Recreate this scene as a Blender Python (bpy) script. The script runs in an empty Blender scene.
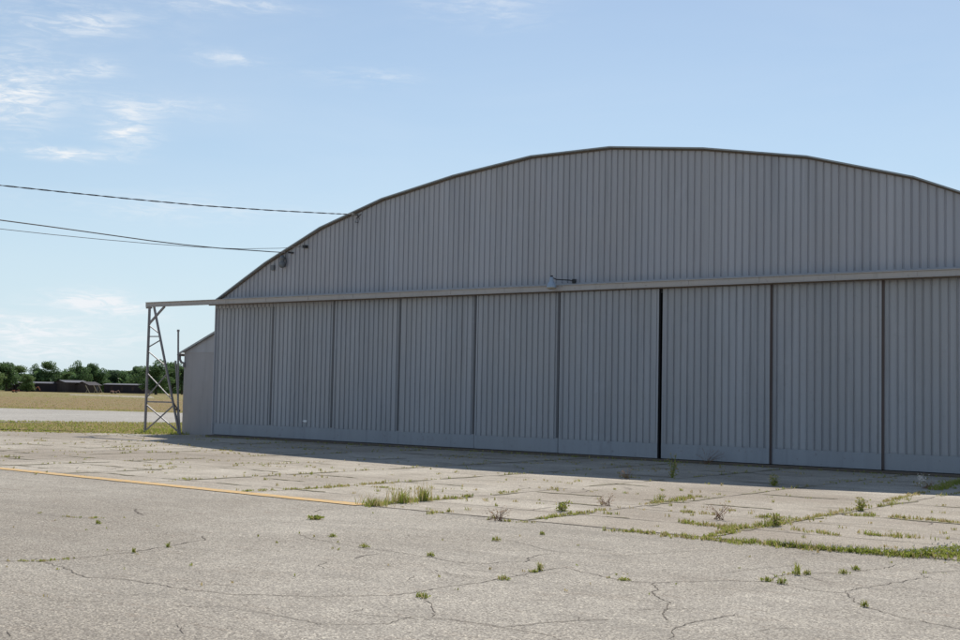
import bpy, math, random
from mathutils import Vector, Matrix
R = math.radians
random.seed(7)
S = bpy.context.scene
COL = S.collection

# ------------------------------------------------------------------ camera
F = 1270.0; W, H = 960.0, 640.0
HOR = 73.0; ROLL = 0.020; CAMH = 1.6
yaw = math.atan2(1690.0, 1272.0)             # angle between the view and the facade (-X)
Fh = Vector((-math.cos(yaw), math.sin(yaw), 0)); Rt = Vector((math.sin(yaw), math.cos(yaw), 0)); Up = Vector((0, 0, 1))
pit = math.atan(HOR / F)
fw = Fh * math.cos(pit) + Up * math.sin(pit)
up0 = Up * math.cos(pit) - Fh * math.sin(pit)
cr = Rt * math.cos(ROLL) + up0 * math.sin(ROLL)
cu = up0 * math.cos(ROLL) - Rt * math.sin(ROLL)
CAM = Vector((0, 0, CAMH))
def ray(px, py):
    d = fw * F + cr * (px - W / 2) - cu * (py - H / 2)
    return d.normalized()
def gp(px, py, z=0.0):                        # point of the ground that the survey of the photo gives
    d = ray(px, py); t = (z - CAMH) / d.z
    p = CAM + d * t
    return (p.x, p.y)
def yp(px, py, Y):                            # point in a plane parallel to the facade
    d = ray(px, py); p = CAM + d * (Y / d.y)
    return p
cam = bpy.data.cameras.new('camera'); cam.sensor_width = 36; cam.lens = F / W * 36; cam.clip_end = 6000; cam.clip_start = .1
co = bpy.data.objects.new('camera', cam); COL.objects.link(co)
m = Matrix((cr, cu, -fw)).transposed().to_4x4(); m.translation = CAM
co.matrix_world = m
S.camera = co

# ------------------------------------------------------------------ materials
def newmat(name):
    m = bpy.data.materials.new(name); m.use_nodes = True
    nt = m.node_tree; b = nt.nodes['Principled BSDF']
    return m, nt, b
def N(nt, t, **kw):
    n = nt.nodes.new(t)
    for k, v in kw.items():
        if k in n.inputs.keys(): n.inputs[k].default_value = v
        else: setattr(n, k, v)
    return n
def L(nt, a, b): nt.links.new(a, b)
def coords(nt, scale=(1, 1, 1), which='Object', rot=(0, 0, 0)):
    tc = N(nt, 'ShaderNodeTexCoord'); mp = N(nt, 'ShaderNodeMapping')
    mp.inputs['Scale'].default_value = scale; mp.inputs['Rotation'].default_value = rot
    L(nt, tc.outputs[which], mp.inputs[0]); return mp.outputs[0]
def noise(nt, vec, scale, detail=4, rough=.55, dist=0):
    n = N(nt, 'ShaderNodeTexNoise'); n.inputs['Scale'].default_value = scale
    n.inputs['Detail'].default_value = detail; n.inputs['Roughness'].default_value = rough; n.inputs['Distortion'].default_value = dist
    L(nt, vec, n.inputs['Vector']); return n.outputs['Fac']
def ramp(nt, fac, stops):
    r = N(nt, 'ShaderNodeValToRGB'); e = r.color_ramp.elements
    while len(e) < len(stops): e.new(.5)
    for i, (p, c) in enumerate(stops):
        e[i].position = p; e[i].color = (c[0], c[1], c[2], 1) if not isinstance(c, float) else (c, c, c, 1)
    L(nt, fac, r.inputs[0]); return r.outputs[0]
def mix(nt, fac, a, b, mode='MIX'):
    n = N(nt, 'ShaderNodeMix'); n.data_type = 'RGBA'; n.blend_type = mode
    for s, i in ((fac, 0), (a, 6), (b, 7)):
        if isinstance(s, (int, float)): n.inputs[i].default_value = s
        elif isinstance(s, tuple): n.inputs[i].default_value = (s[0], s[1], s[2], 1)
        else: L(nt, s, n.inputs[i])
    return n.outputs[2]
def math_(nt, op, a, b=None, clamp=False):
    n = N(nt, 'ShaderNodeMath'); n.operation = op; n.use_clamp = clamp
    for i, s in enumerate((a, b)):
        if s is None: continue
        if isinstance(s, (int, float)): n.inputs[i].default_value = s
        else: L(nt, s, n.inputs[i])
    return n.outputs[0]
def bump(nt, b, h, strength=.3, dist=.01):
    n = N(nt, 'ShaderNodeBump'); n.inputs['Strength'].default_value = strength; n.inputs['Distance'].default_value = dist
    L(nt, h, n.inputs['Height']); L(nt, n.outputs[0], b.inputs['Normal'])

def paint_mat(name, col, rough=.55, var=.10, rust=0.0, streak=(2.2, 2.2, .12), sheets=False):
    m, nt, b = newmat(name)
    v = coords(nt, streak); n1 = noise(nt, v, 1.0, 5, .6)
    v2 = coords(nt); n2 = noise(nt, v2, .55, 3, .5)
    v3 = coords(nt); n3 = noise(nt, v3, 9, 5, .65)
    tc = N(nt, 'ShaderNodeTexCoord'); sx_ = N(nt, 'ShaderNodeSeparateXYZ'); L(nt, tc.outputs['Object'], sx_.inputs[0])
    wn = N(nt, 'ShaderNodeTexWhiteNoise'); wn.noise_dimensions = '1D'; L(nt, math_(nt, 'FLOOR', math_(nt, 'DIVIDE', sx_.outputs[0], .772)), wn.inputs['W'])
    lo = tuple(c * (1 - var) for c in col); hi = tuple(min(1, c * (1 + var)) for c in col)
    c = mix(nt, ramp(nt, n1, [(.3, 0.), (.7, 1.)]), lo, hi)
    c = mix(nt, math_(nt, 'MULTIPLY', ramp(nt, n2, [(.35, 0.), (.7, 1.)]), .5), c, tuple(x * k for x, k in zip(col, (1.08, 1.02, .95))))
    if sheets: c = mix(nt, 1., c, ramp(nt, wn.outputs[0], [(0., .95), (.85, 1.01), (1., 1.08)]), 'MULTIPLY')
    vd = coords(nt, (5, 5, .35)); run = noise(nt, vd, 1.0, 5, .65)
    c = mix(nt, math_(nt, 'MULTIPLY', ramp(nt, run, [(.54, 0.), (.70, 1.)]), .22), c, tuple(x * .45 for x in col))
    c = mix(nt, math_(nt, 'MULTIPLY', ramp(nt, noise(nt, coords(nt, (1, 1, .5)), 2.3, 5, .7), [(.60, 0.), (.72, 1.)]), .15), c, tuple(min(1, x * 1.5) for x in col))
    if rust: 
        c = mix(nt, math_(nt, 'MULTIPLY', ramp(nt, n3, [(.60, 0.), (.72, 1.)]), rust), c, (.11, .065, .04))
    L(nt, c, b.inputs['Base Color'])
    r = math_(nt, 'ADD', math_(nt, 'MULTIPLY', n3, .25), rough - .12); L(nt, r, b.inputs['Roughness'])
    b.inputs['Specular IOR Level'].default_value = .35
    bump(nt, b, n2, .08, .05)
    return m
def flat_mat(name, col, rough=.7, metal=0, nscale=6, var=.15):
    m, nt, b = newmat(name)
    n = noise(nt, coords(nt), nscale, 4)
    c = mix(nt, n, tuple(x * (1 - var) for x in col), tuple(min(1, x * (1 + var)) for x in col))
    L(nt, c, b.inputs['Base Color']); b.inputs['Roughness'].default_value = rough; b.inputs['Metallic'].default_value = metal
    return m

SID = (.415, .420, .452)
M = {}
M['siding'] = paint_mat('painted_siding', SID, .5, .09, sheets=True)
M['door'] = paint_mat('painted_door', (.385, .393, .418), .5, .09, .12, sheets=True)
M['skirt'] = paint_mat('painted_skirt', (.325, .345, .382), .5, .08, .35)
M['rail'] = paint_mat('weathered_rail', (.45, .42, .40), .55, .15, .5, (.3, 2, 2))
M['frame'] = paint_mat('rusty_brown_frame', (.11, .085, .08), .6, .25, .5)
M['shade'] = flat_mat('seam_shade_grey', (.13, .13, .14), .7)  # dark grey that stands in for shade in the left door seams
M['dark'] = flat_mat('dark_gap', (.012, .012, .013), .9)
M['trim'] = paint_mat('roof_edge_trim', (.33, .36, .37), .45, .1)
M['under'] = flat_mat('brown_trim', (.13, .10, .075), .7)
M['roof'] = paint_mat('roof_sheet', (.40, .42, .43), .45, .08)
M['annex'] = paint_mat('annex_render', (.39, .38, .395), .7, .08, .12, (1, 1, .6))
M['steel'] = paint_mat('galvanised_steel', (.25, .235, .24), .5, .15, .45, (3, 3, 3))
M['lampshade'] = flat_mat('enamel_lamp_shade', (.34, .42, .52), .3)
M['lamprim'] = flat_mat('lamp_rim', (.42, .36, .27), .4)
M['iron'] = flat_mat('black_iron', (.03, .03, .032), .5)
M['wire'] = flat_mat('wire', (.055, .055, .06), .6)
M['ceramic'] = flat_mat('pale_insulator', (.55, .5, .42), .3)
M['greybox'] = flat_mat('grey_box', (.16, .17, .18), .5)
M['white'] = flat_mat('white_tag', (.8, .8, .8), .5)

def pave_mat(name, lo, hi, stain, concrete):
    m, nt, b = newmat(name)
    v = coords(nt)
    big = noise(nt, v, .18, 5, .6, .3)
    mid = noise(nt, v, 1.3, 5, .65)
    ag = noise(nt, v, 48, 4, .8)
    ag2 = noise(nt, v, 95, 2, .6)
    vo = N(nt, 'ShaderNodeTexVoronoi'); vo.inputs['Scale'].default_value = 75; L(nt, v, vo.inputs['Vector'])
    c = mix(nt, ramp(nt, mid, [(.3, 0.), (.7, 1.)]), lo, hi)
    c = mix(nt, math_(nt, 'MULTIPLY', ramp(nt, big, [(.42, 0.), (.60, 1.)]), .85), c, stain)
    c = mix(nt, math_(nt, 'MULTIPLY', ramp(nt, noise(nt, coords(nt, (1.2, 5, 1), rot=(0, 0, R(8))), 1.0, 6, .75), [(.55, 0.), (.72, 1.)]), .5), c, tuple(x * k for x, k in zip(stain, (.80, .70, .64))))
    # aggregate: single stones of their own shade
    sh = N(nt, 'ShaderNodeSeparateColor'); L(nt, vo.outputs['Color'], sh.inputs[0])
    st = ramp(nt, sh.outputs[0], [(0., (.45, .43, .41)), (.25, (.82, .80, .78)), (.75, (1.10, 1.09, 1.07)), (1., (1.75, 1.72, 1.62))])
    c = mix(nt, .95 if not concrete else .6, c, st, 'MULTIPLY')
    c = mix(nt, .9, c, ramp(nt, ag, [(.28, (.50, .48, .46)), (.5, (1., 1., 1.)), (.72, (1.38, 1.37, 1.34))]), 'MULTIPLY')
    # dark pits
    c = mix(nt, math_(nt, 'MULTIPLY', ramp(nt, noise(nt, v, 14, 4, .8), [(.66, 0.), (.74, 1.)]), .45), c, (.13, .115, .10))
    # small rusty smudges and darker oily blotches
    vr = coords(nt, (1.0, 2.2, 1), rot=(0, 0, R(12)))
    c = mix(nt, math_(nt, 'MULTIPLY', ramp(nt, noise(nt, vr, 2.6, 5, .7), [(.64, 0.), (.72, 1.)]), .42), c, (.30, .19, .13))
    c = mix(nt, math_(nt, 'MULTIPLY', ramp(nt, noise(nt, vr, .9, 6, .75, .5), [(.57, 0.), (.70, 1.)]), .38 if not concrete else .6), c, (.22, .185, .145))
    # long faint wear streaks along the apron
    vs = coords(nt, (.25, 2.0, 1)); s = noise(nt, vs, 1.2, 4, .6)
    c = mix(nt, math_(nt, 'MULTIPLY', ramp(nt, s, [(.5, 0.), (.75, 1.)]), .38), c, tuple(x * .72 for x in stain))
    # hairline map cracking
    vc = N(nt, 'ShaderNodeTexVoronoi'); vc.feature = 'DISTANCE_TO_EDGE'; vc.inputs['Scale'].default_value = .42 if not concrete else .8
    wob = N(nt, 'ShaderNodeVectorMath'); wob.operation = 'MULTIPLY_ADD'
    nz = N(nt, 'ShaderNodeTexNoise'); nz.inputs['Scale'].default_value = 1.5; nz.inputs['Detail'].default_value = 6; nz.inputs['Roughness'].default_value = .7; L(nt, v, nz.inputs['Vector'])
    L(nt, nz.outputs['Color'], wob.inputs[0]); wob.inputs[1].default_value = (.9, .9, 0); L(nt, v, wob.inputs[2])
    L(nt, wob.outputs[0], vc.inputs['Vector'])
    crk = ramp(nt, vc.outputs['Distance'], [(0., 1.), (.0035 if not concrete else .007, 0.)])
    gate = ramp(nt, noise(nt, v, .5, 3), [(.5, 0.), (.62, 1.)])
    c = mix(nt, math_(nt, 'MULTIPLY', math_(nt, 'MULTIPLY', crk, gate), .6), c, (.12, .10, .08))
    L(nt, c, b.inputs['Base Color']); b.inputs['Roughness'].default_value = .93; b.inputs['Specular IOR Level'].default_value = .2
    bump(nt, b, math_(nt, 'ADD', math_(nt, 'MULTIPLY', ag, 1.), math_(nt, 'MULTIPLY', vo.outputs['Distance'], .8)), .55, .008)
    return m
M['asphalt'] = pave_mat('aged_asphalt', (.40, .362, .305), (.51, .465, .392), (.355, .315, .26), False)
M['concrete'] = pave_mat('aged_concrete', (.47, .42, .34), (.62, .56, .465), (.375, .32, .255), True)
M['taxi'] = pave_mat('taxiway_concrete', (.46, .43, .38), (.52, .49, .43), (.43, .40, .35), True)
M['crack'] = flat_mat('crack_dirt', (.155, .125, .095), .95, 0, 12, .5)
M['moss'] = flat_mat('joint_dirt', (.29, .25, .16), .95, 0, 9, .5)
def yellow():
    m, nt, b = newmat('worn_yellow_paint'); v = coords(nt)
    n = noise(nt, v, 12, 6, .75)
    c = mix(nt, ramp(nt, n, [(.46, 0.), (.66, 1.)]), (.72, .44, .14), (.42, .36, .28))
    L(nt, c, b.inputs['Base Color']); b.inputs['Roughness'].default_value = .85; return m
M['yellow'] = yellow()
def grass_ground(name, stops, sx=.12):
    m, nt, b = newmat(name)
    n = noise(nt, coords(nt, (sx, .5, 1), rot=(0, 0, R(-25))), 1., 6, .7)
    n2 = noise(nt, coords(nt), 3, 5, .7)
    c = ramp(nt, n, stops); c = mix(nt, .8, c, ramp(nt, n2, [(.3, .6), (.7, 1.3)]), 'MULTIPLY')
    L(nt, c, b.inputs['Base Color']); b.inputs['Roughness'].default_value = 1; b.inputs['Specular IOR Level'].default_value = .1
    bump(nt, b, n2, .6, .1); return m
M['field'] = grass_ground('dry_field', [(.3, (.27, .19, .10)), (.45, (.34, .235, .125)), (.58, (.27, .22, .10)), (.7, (.36, .27, .15))])
M['verge'] = grass_ground('grass_ground', [(.3, (.17, .18, .06)), (.5, (.34, .27, .13)), (.7, (.25, .22, .085))])
M['track'] = flat_mat('pale_track', (.40, .34, .24), .95)
def leafm(name, c1, c2, sc=.8, rough=.6):
    m, nt, b = newmat(name)
    n = noise(nt, coords(nt), sc, 4, .6)
    L(nt, ramp(nt, n, [(.35, c1), (.65, c2)]), b.inputs['Base Color']); b.inputs['Roughness'].default_value = rough
    b.inputs['Specular IOR Level'].default_value = .2
    tr = N(nt, 'ShaderNodeBsdfTranslucent'); ms = N(nt, 'ShaderNodeMixShader'); ms.inputs[0].default_value = .45
    L(nt, b.inputs['Base Color'].links[0].from_socket, tr.inputs[0])
    L(nt, b.outputs[0], ms.inputs[1]); L(nt, tr.outputs[0], ms.inputs[2]); L(nt, ms.outputs[0], nt.nodes['Material Output'].inputs[0])
    return m
M['blade'] = leafm('green_blade', (.24, .30, .045), (.38, .40, .09), 5)
M['dry'] = leafm('straw_blade', (.44, .36, .17), (.55, .44, .23), 5)
M['red'] = leafm('rusty_stalk', (.30, .19, .12), (.42, .28, .18), 5)
M['bloom'] = flat_mat('white_clover', (.75, .68, .62), .8)
M['crownA'] = leafm('dark_foliage', (.10, .17, .065), (.16, .25, .10), .5)
M['crownB'] = leafm('mid_foliage', (.13, .20, .06), (.19, .27, .10), .5)
M['crownC'] = leafm('blue_green_foliage', (.10, .17, .085), (.15, .23, .12), .5)
M['bark'] = flat_mat('bark', (.09, .07, .05), .9)
M['shed'] = paint_mat('dark_shed_wall', (.042, .034, .040), .8, .3)
M['shed2'] = paint_mat('brown_shed_wall', (.075, .055, .05), .8, .3)
M['shedroof'] = paint_mat('grey_shed_roof', (.13, .13, .15), .8, .2)
M['orange'] = flat_mat('orange_paint', (.40, .13, .07), .6)
M['pink'] = flat_mat('faded_red_paint', (.50, .28, .22), .6)
M['tyre'] = flat_mat('rubber', (.02, .02, .02), .8)

# ------------------------------------------------------------------ mesh builder
class MB:
    def __init__(s): s.v = []; s.f = []; s.m = []
    def face(s, pts, mi=0):
        i = len(s.v); s.v += [tuple(p) for p in pts]; s.f.append(tuple(range(i, i + len(pts)))); s.m.append(mi)
    def box(s, x0, x1, y0, y1, z0, z1, mi=0):
        i = len(s.v)
        s.v += [(x0, y0, z0), (x1, y0, z0), (x1, y1, z0), (x0, y1, z0), (x0, y0, z1), (x1, y0, z1), (x1, y1, z1), (x0, y1, z1)]
        for q in ((0, 3, 2, 1), (4, 5, 6, 7), (0, 1, 5, 4), (1, 2, 6, 5), (2, 3, 7, 6), (3, 0, 4, 7)):
            s.f.append(tuple(i + k for k in q)); s.m.append(mi)
    def bar(s, a, b, w, d=None, mi=0):
        a = Vector(a); b = Vector(b); t = (b - a).normalized(); d = d or w
        r = Vector((0, 1, 0)); 
        if abs(t.dot(r)) > .9: r = Vector((1, 0, 0))
        n1 = t.cross(r).normalized(); n2 = t.cross(n1).normalized(); i = len(s.v)
        for p in (a, b):
            for sx, sy in ((-1, -1), (1, -1), (1, 1), (-1, 1)): s.v.append(tuple(p + n1 * sx * w / 2 + n2 * sy * d / 2))
        for q in ((0, 1, 2, 3), (7, 6, 5, 4), (0, 4, 5, 1), (1, 5, 6, 2), (2, 6, 7, 3), (3, 7, 4, 0)):
            s.f.append(tuple(i + k for k in q)); s.m.append(mi)
    def tube(s, pts, r, n=8, mi=0):
        pts = [Vector(p) for p in pts]; rr = r if isinstance(r, (list, tuple)) else [r] * len(pts); i0 = len(s.v)
        for k, p in enumerate(pts):
            t = (pts[min(k + 1, len(pts) - 1)] - pts[max(k - 1, 0)]).normalized()
            a = Vector((0, 0, 1)) if abs(t.z) < .9 else Vector((1, 0, 0))
            n1 = t.cross(a).normalized(); n2 = t.cross(n1)
            for q in range(n):
                an = 2 * math.pi * q / n; s.v.append(tuple(p + (n1 * math.cos(an) + n2 * math.sin(an)) * rr[k]))
        for k in range(len(pts) - 1):
            for q in range(n):
                a = i0 + k * n + q; b = i0 + k * n + (q + 1) % n
                s.f.append((a, b, b + n, a + n)); s.m.append(mi)
        s.f.append(tuple(i0 + q for q in range(n))); s.m.append(mi)
        s.f.append(tuple(i0 + (len(pts) - 1) * n + q for q in reversed(range(n)))); s.m.append(mi)
    def lathe(s, c, prof, n=16, mi=0):
        c = Vector(c); i0 = len(s.v)
        for r, z in prof:
            for q in range(n):
                an = 2 * math.pi * q / n; s.v.append((c.x + r * math.cos(an), c.y + r * math.sin(an), c.z + z))
        for k in range(len(prof) - 1):
            for q in range(n):
                a = i0 + k * n + q; b = i0 + k * n + (q + 1) % n; s.f.append((a, b, b + n, a + n)); s.m.append(mi)
    def build(s, name, mats, parent=None, smooth=False):
        me = bpy.data.meshes.new(name); me.from_pydata(s.v, [], s.f)
        if not isinstance(mats, (list, tuple)): mats = [mats]
        for mm in mats: me.materials.append(mm)
        me.polygons.foreach_set('material_index', s.m)
        if smooth: me.polygons.foreach_set('use_smooth', [True] * len(s.f))
        me.update()
        o = bpy.data.objects.new(name, me); COL.objects.link(o)
        if parent:
            o.parent = parent
            o.matrix_parent_inverse = Matrix.Translation(-Vector(wpos(parent)))
        return o
def wpos(o):
    p = Vector(o.location)
    if o.parent: return (0, 0, 0) if o.type == 'MESH' else p
    return p
def tag(o, label=None, cat=None, group=None, kind=None):
    if label: o['label'] = label
    if cat: o['category'] = cat
    if group: o['group'] = group
    if kind: o['kind'] = kind
    return o
def empty(name, loc, label, cat, group=None):
    o = bpy.data.objects.new(name, None); o.location = loc; o.empty_display_size = .2; COL.objects.link(o)
    return tag(o, label, cat, group)

# ------------------------------------------------------------------ setting: ground
def poly(name, pts, z, mat):
    b = MB(); b.face([(x, y, z) for x, y in pts]); o = b.build(name, mat); tag(o, kind='structure'); return o
b = MB(); b.face([(-3000, -3000, -.032), (3000, -3000, -.032), (3000, 3000, -.032), (-3000, 3000, -.032)])
tag(b.build('terrain', M['verge']), kind='structure')
def ext(p, q, t): return (p[0] + (q[0] - p[0]) * t, p[1] + (q[1] - p[1]) * t)
def strip(name, top, bot, z, mat, e0=-6, e1=14):
    a, b_ = gp(*top[0]), gp(*top[1]); c, d = gp(*bot[0]), gp(*bot[1])
    return poly(name, [ext(c, d, e0), ext(c, d, e1), ext(a, b_, e1), ext(a, b_, e0)], z, mat)
strip('dry_field', [(0, 396.3), (100, 398.2)], [(0, 406.9), (100, 409.4)], -.024, M['field'], -3, 3)
strip('dirt_track', [(70, 394.1), (120, 395.4)], [(70, 394.9), (120, 396.8)], -.020, M['track'], 0, 1.6)
strip('taxiway', [(0, 407.9), (100, 410.6)], [(0, 421.6), (100, 422.9)], -.014, M['taxi'], -3, 4)

Y0 = 28.07
XC = yp(569.4, 150, Y0).x; XL = XC - 13.86; XR = XC + 13.86
JY = 13.3
eA = gp(0, 430.2); eB = gp(115, 432.4)
pA = ext(eA, eB, -12); 
# concrete slabs between the painted line and the hangar, asphalt in front
def rib_line(b, pts, w0, w1, z, mi, jit=.03, step=.12):
    P = []
    for (a, c) in zip(pts, pts[1:]):
        n = max(1, int(math.dist(a, c) / step))
        for k in range(n): P.append((a[0] + (c[0] - a[0]) * k / n, a[1] + (c[1] - a[1]) * k / n))
    P.append(pts[-1])
    q = []; wx = wy = 0
    for i, p in enumerate(P):
        e = 1 if 0 < i < len(P) - 1 else 0
        wx = wx * .75 + random.uniform(-jit, jit); wy = wy * .75 + random.uniform(-jit, jit)
        q.append((p[0] + wx * e, p[1] + wy * e))
    wd = [random.uniform(w0, w1) * (.4 if i in (0, len(q) - 1) else 1) for i in range(len(q))]
    for i in range(1, len(wd) - 1): wd[i] = (wd[i] + wd[i - 1]) / 2
    L_, R_ = [], []
    for i, p in enumerate(q):
        a = q[max(i - 1, 0)]; c = q[min(i + 1, len(q) - 1)]
        dx, dy = c[0] - a[0], c[1] - a[1]; l = math.hypot(dx, dy) or 1
        nx, ny = -dy / l * wd[i] / 2, dx / l * wd[i] / 2
        L_.append((p[0] + nx, p[1] + ny, z)); R_.append((p[0] - nx, p[1] - ny, z))
    for i in range(len(q) - 1): b.face([R_[i], R_[i + 1], L_[i + 1], L_[i]], mi)
    return q

ap = MB()
BS = .048
ap.face([(-60, -30, 0), (40, -30, 0), (40, JY, 0), (-12, JY, 0), (-60, JY + 48 * BS, 0)], 0)
G = lambda pts: [gp(*p) for p in pts]
cracks = [
 ([(-30,561),(0,561.6),(41,561.6),(86,557.5),(134,551.7),(168,547),(203,540),(208,536)], .012, .03),
 ([(41,562),(65,568.5),(82,577.4),(127,580),(192,591),(240,595),(327,597.5),(400,595),(435,589),(480,583.5),(505,579),(542,570.5),(565,568),(600,576),(630,581),(655,583),(720,581),(767,581.5),(782,584),(807,590),(845,593),(862,605),(895,616),(932,624),(975,633)], .010, .026),
 ([(300,535),(310,539),(345,545),(370,549),(412,554),(440,560),(480,565),(505,562),(525,562),(530,558),(550,554),(562,554)], .008, .024),
 ([(655,583),(657,590),(652,594),(670,602),(664,615),(670,622)], .010, .024),
 ([(480,624),(500,627.5),(530,624.5),(572,621),(610,620)], .010, .022),
 ([(230,608),(290,617),(320,624),(390,624.5),(412,617),(430,617),(436,610),(423,600)], .006, .018),
 ([(430,618),(455,621),(480,623.5)], .01, .02),
 ([(845,593),(857,589),(885,585),(915,579.5),(925,577.5),(920,573),(955,571),(975,572)], .010, .024),
 ([(765,580),(787,575),(845,572.5),(880,569),(899,565)], .010, .022),
 ([(672,640),(672,632),(692,624),(740,615)], .010, .022),
 ([(0,511),(20,513),(62,517),(100,519)], .008, .022),
 ([(354,559),(365,556),(377,554.5)], .02, .05),
 ([(585,557),(650,554),(687,551),(720,551)], .006, .014),
 ([(135,509),(136,512),(144,515)], .03, .06),
 ([(505,540),(528,545),(545,549),(562,553)], .008, .02),
 ([(315,512),(322,510),(338,510)], .02, .05),
 ([(720,574),(760,569),(800,565)], .006, .014),
 ([(562,640),(540,633),(500,628)], .008, .02)]
for pts, w0, w1 in cracks:
    rib_line(ap, G(pts), w0 * .45, w1 * .58, .004, 1, .018, .045)
for k in range(34):                           # short hairlines
    x, y = gp(random.uniform(0, 960), random.uniform(515, 638)); a = random.uniform(0, math.pi); l = random.uniform(.2, .9)
    rib_line(ap, [(x, y), (x + l * math.cos(a), y + l * math.sin(a) * .5)], .004, .010, .004, 1, .03, .06)
tag(ap.build('asphalt_apron', [M['asphalt'], M['crack']]), kind='structure')

cp = MB()
# far edge of the slabs runs diagonally past the tower
far = [ext(eA, eB, -4), eA, ext(eA, eB, 1.0), (eB[0] + 1.2, eB[1] + .9)]
cp.face([(-60, JY + 48 * BS + .01, .0), (-12, JY + .01, .0), (40, JY + .01, .0), (40, 60, .0), (-34, 60, .0), (-34.2, 29.6, 0), (far[3][0], far[3][1], 0), (far[1][0], far[1][1], 0), (-60, far[1][1] - (far[1][0] + 60) * (eB[1] - eA[1]) / (eB[0] - eA[0]), 0)], 0)
jx = [-14.65 - 2.55 * k for k in range(10, 0, -1)] + [-14.65, -11.9, -9.25, -6.75, -4.2, -1.6, .9, 3.4]
for x in jx:
    y = JY + BS * max(0, -12 - x)
    y1 = Y0 - .2 if x > -31.8 else min(24.5, Y0 + (x + 31.8) * .9)
    while y < y1:
        l = random.uniform(1, 3.2); 
        if y + l > y1: l = y1 - y
        rib_line(cp, [(x + random.uniform(-.03, .03), y), (x + random.uniform(-.03, .03), y + l)], .008, .035, .004, 1 if random.random() < .6 else 2, .012, .15)
        y += l + (random.uniform(0, .25))
for x in jx:
    y = JY + BS * max(0, -12 - x) + .1
    while y < Y0 - .4:
        l = random.uniform(.4, 1.6)
        if random.random() < .6 and (x > -31.8): rib_line(cp, [(x + random.uniform(-.03, .03), y), (x + random.uniform(-.04, .04), min(y + l, Y0 - .3))], .03, .15, .0075, 2, .03, .09)
        y += l + random.uniform(.1, .8)
for y in (14.55, 15.9, 17.35, 20.0, 22.6, 25.2):
    x = -38.0
    while x < 3:
        l = random.uniform(.3, 1.3)
        if random.random() < .5: rib_line(cp, [(x, y + random.uniform(-.04, .04)), (x + l, y + random.uniform(-.04, .04))], .03, .14, .0075, 2, .03, .09)
        x += l + random.uniform(.1, 1.0)
for y in (14.55, 15.9, 17.35, 20.0, 22.6, 25.2):
    x = -46.0 if y < 18 else -38
    while x < 4:
        l = random.uniform(1.2, 4)
        if random.random() < .72:
            rib_line(cp, [(x, y + random.uniform(-.05, .05)), (x + l, y + random.uniform(-.05, .05))], .008, .03, .004, 1 if random.random() < .5 else 2, .014, .15)
        x += l
for k in range(60):
    x = random.uniform(-34, 0); y = random.uniform(JY + .3, Y0 - 1.5); a = random.uniform(0, math.pi)
    l = random.uniform(.5, 1.8)
    rib_line(cp, [(x, y), (x + l * math.cos(a) * .5, y + l * math.sin(a) * .5), (x + l * math.cos(a + .4), y + l * math.sin(a + .4))], .006, .02, .004, 1, .04, .08)
tag(cp.build('concrete_apron', [M['concrete'], M['crack'], M['moss']]), kind='structure')
# joint between the two pavings + yellow paint
jp = MB(); x1_ = gp(363, 505.3)[0]
rib_line(jp, [(x1_ - .1, JY), (20, JY)], .03, .07, .0065, 0, .008, .2)
tag(jp.build('pavement_joint', M['crack']), kind='structure')
ly = MB(); x1 = gp(363, 505.3)[0]; y0 = JY + .02
xs = [x1 - .25 * k for k in range(160)]
off = lambda x: BS * max(0, -12 - x)
for a, c in zip(xs, xs[1:]):
    wa = .14 + .01 * math.sin(a * 7); wb = .14 + .01 * math.sin(c * 7)
    ly.face([(a, y0 + off(a) - wa, .009), (a, y0 + off(a) + wa, .009), (c, y0 + off(c) + wb, .009), (c, y0 + off(c) - wb, .009)])
tag(ly.build('painted_line', M['yellow']), kind='structure')

# ------------------------------------------------------------------ hangar
RH = 4.45
hg = empty('aircraft_hangar', (XC, Y0, 0), 'large grey corrugated metal aircraft hangar with a low arched roof and ten sliding doors', 'hangar')
offs = [0, 1.24, 3.92, 6.60, 9.09, 11.49, 13.90]; hts = [8.06, 8.06, 7.76, 7.30, 6.60, 5.61, 4.41]
def roof_z(x):
    a = abs(x - XC)
    for (o0, o1, h0, h1) in zip(offs, offs[1:], hts, hts[1:]):
        if a <= o1: return h0 + (h1 - h0) * (a - o0) / (o1 - o0)
    return hts[-1]
P = .185
def corr(b, x0, x1, y, zb, zt, dep=.024, mi=0, pitch=P, phase=0):
    """ribbed sheet facing -Y: broad flat face, narrow recessed valley"""
    xs = []; k = math.floor((x0 - XC - phase) / pitch)
    while True:
        s = XC + phase + k * pitch
        if s > x1: break
        for u, d in ((0, 0), (.56, 0), (.60, -.35), (.66, -.35), (.70, 1), (.86, 1), (.94, 0)):
            x = s + u * pitch
            if x0 < x < x1: xs.append((x, d))
        k += 1
    xs = [(x0, xs[0][1])] + xs + [(x1, xs[-1][1])]
    br = sorted(xs + [(XC + sg * o, None) for o in offs[1:] for sg in (-1, 1) if x0 < XC + sg * o < x1] if callable(zt) else xs, key=lambda t: t[0])
    last = None; out = []
    for x, d in br:
        if d is None: d = last
        if d is None: d = 0
        out.append((x, d)); last = d
    for (a, da), (c, dc) in zip(out, out[1:]):
        za = zt(a) if callable(zt) else zt; zc = zt(c) if callable(zt) else zt
        b.face([(a, y + dep * da, zb), (c, y + dep * dc, zb), (c, y + dep * dc, zc), (a, y + dep * da, za)], mi)
GY = Y0 + .10
b = MB(); corr(b, XL, XR, GY, RH - .25, lambda x: roof_z(x) - .03)
gw = b.build('gable_wall', M['siding'], hg)
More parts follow.
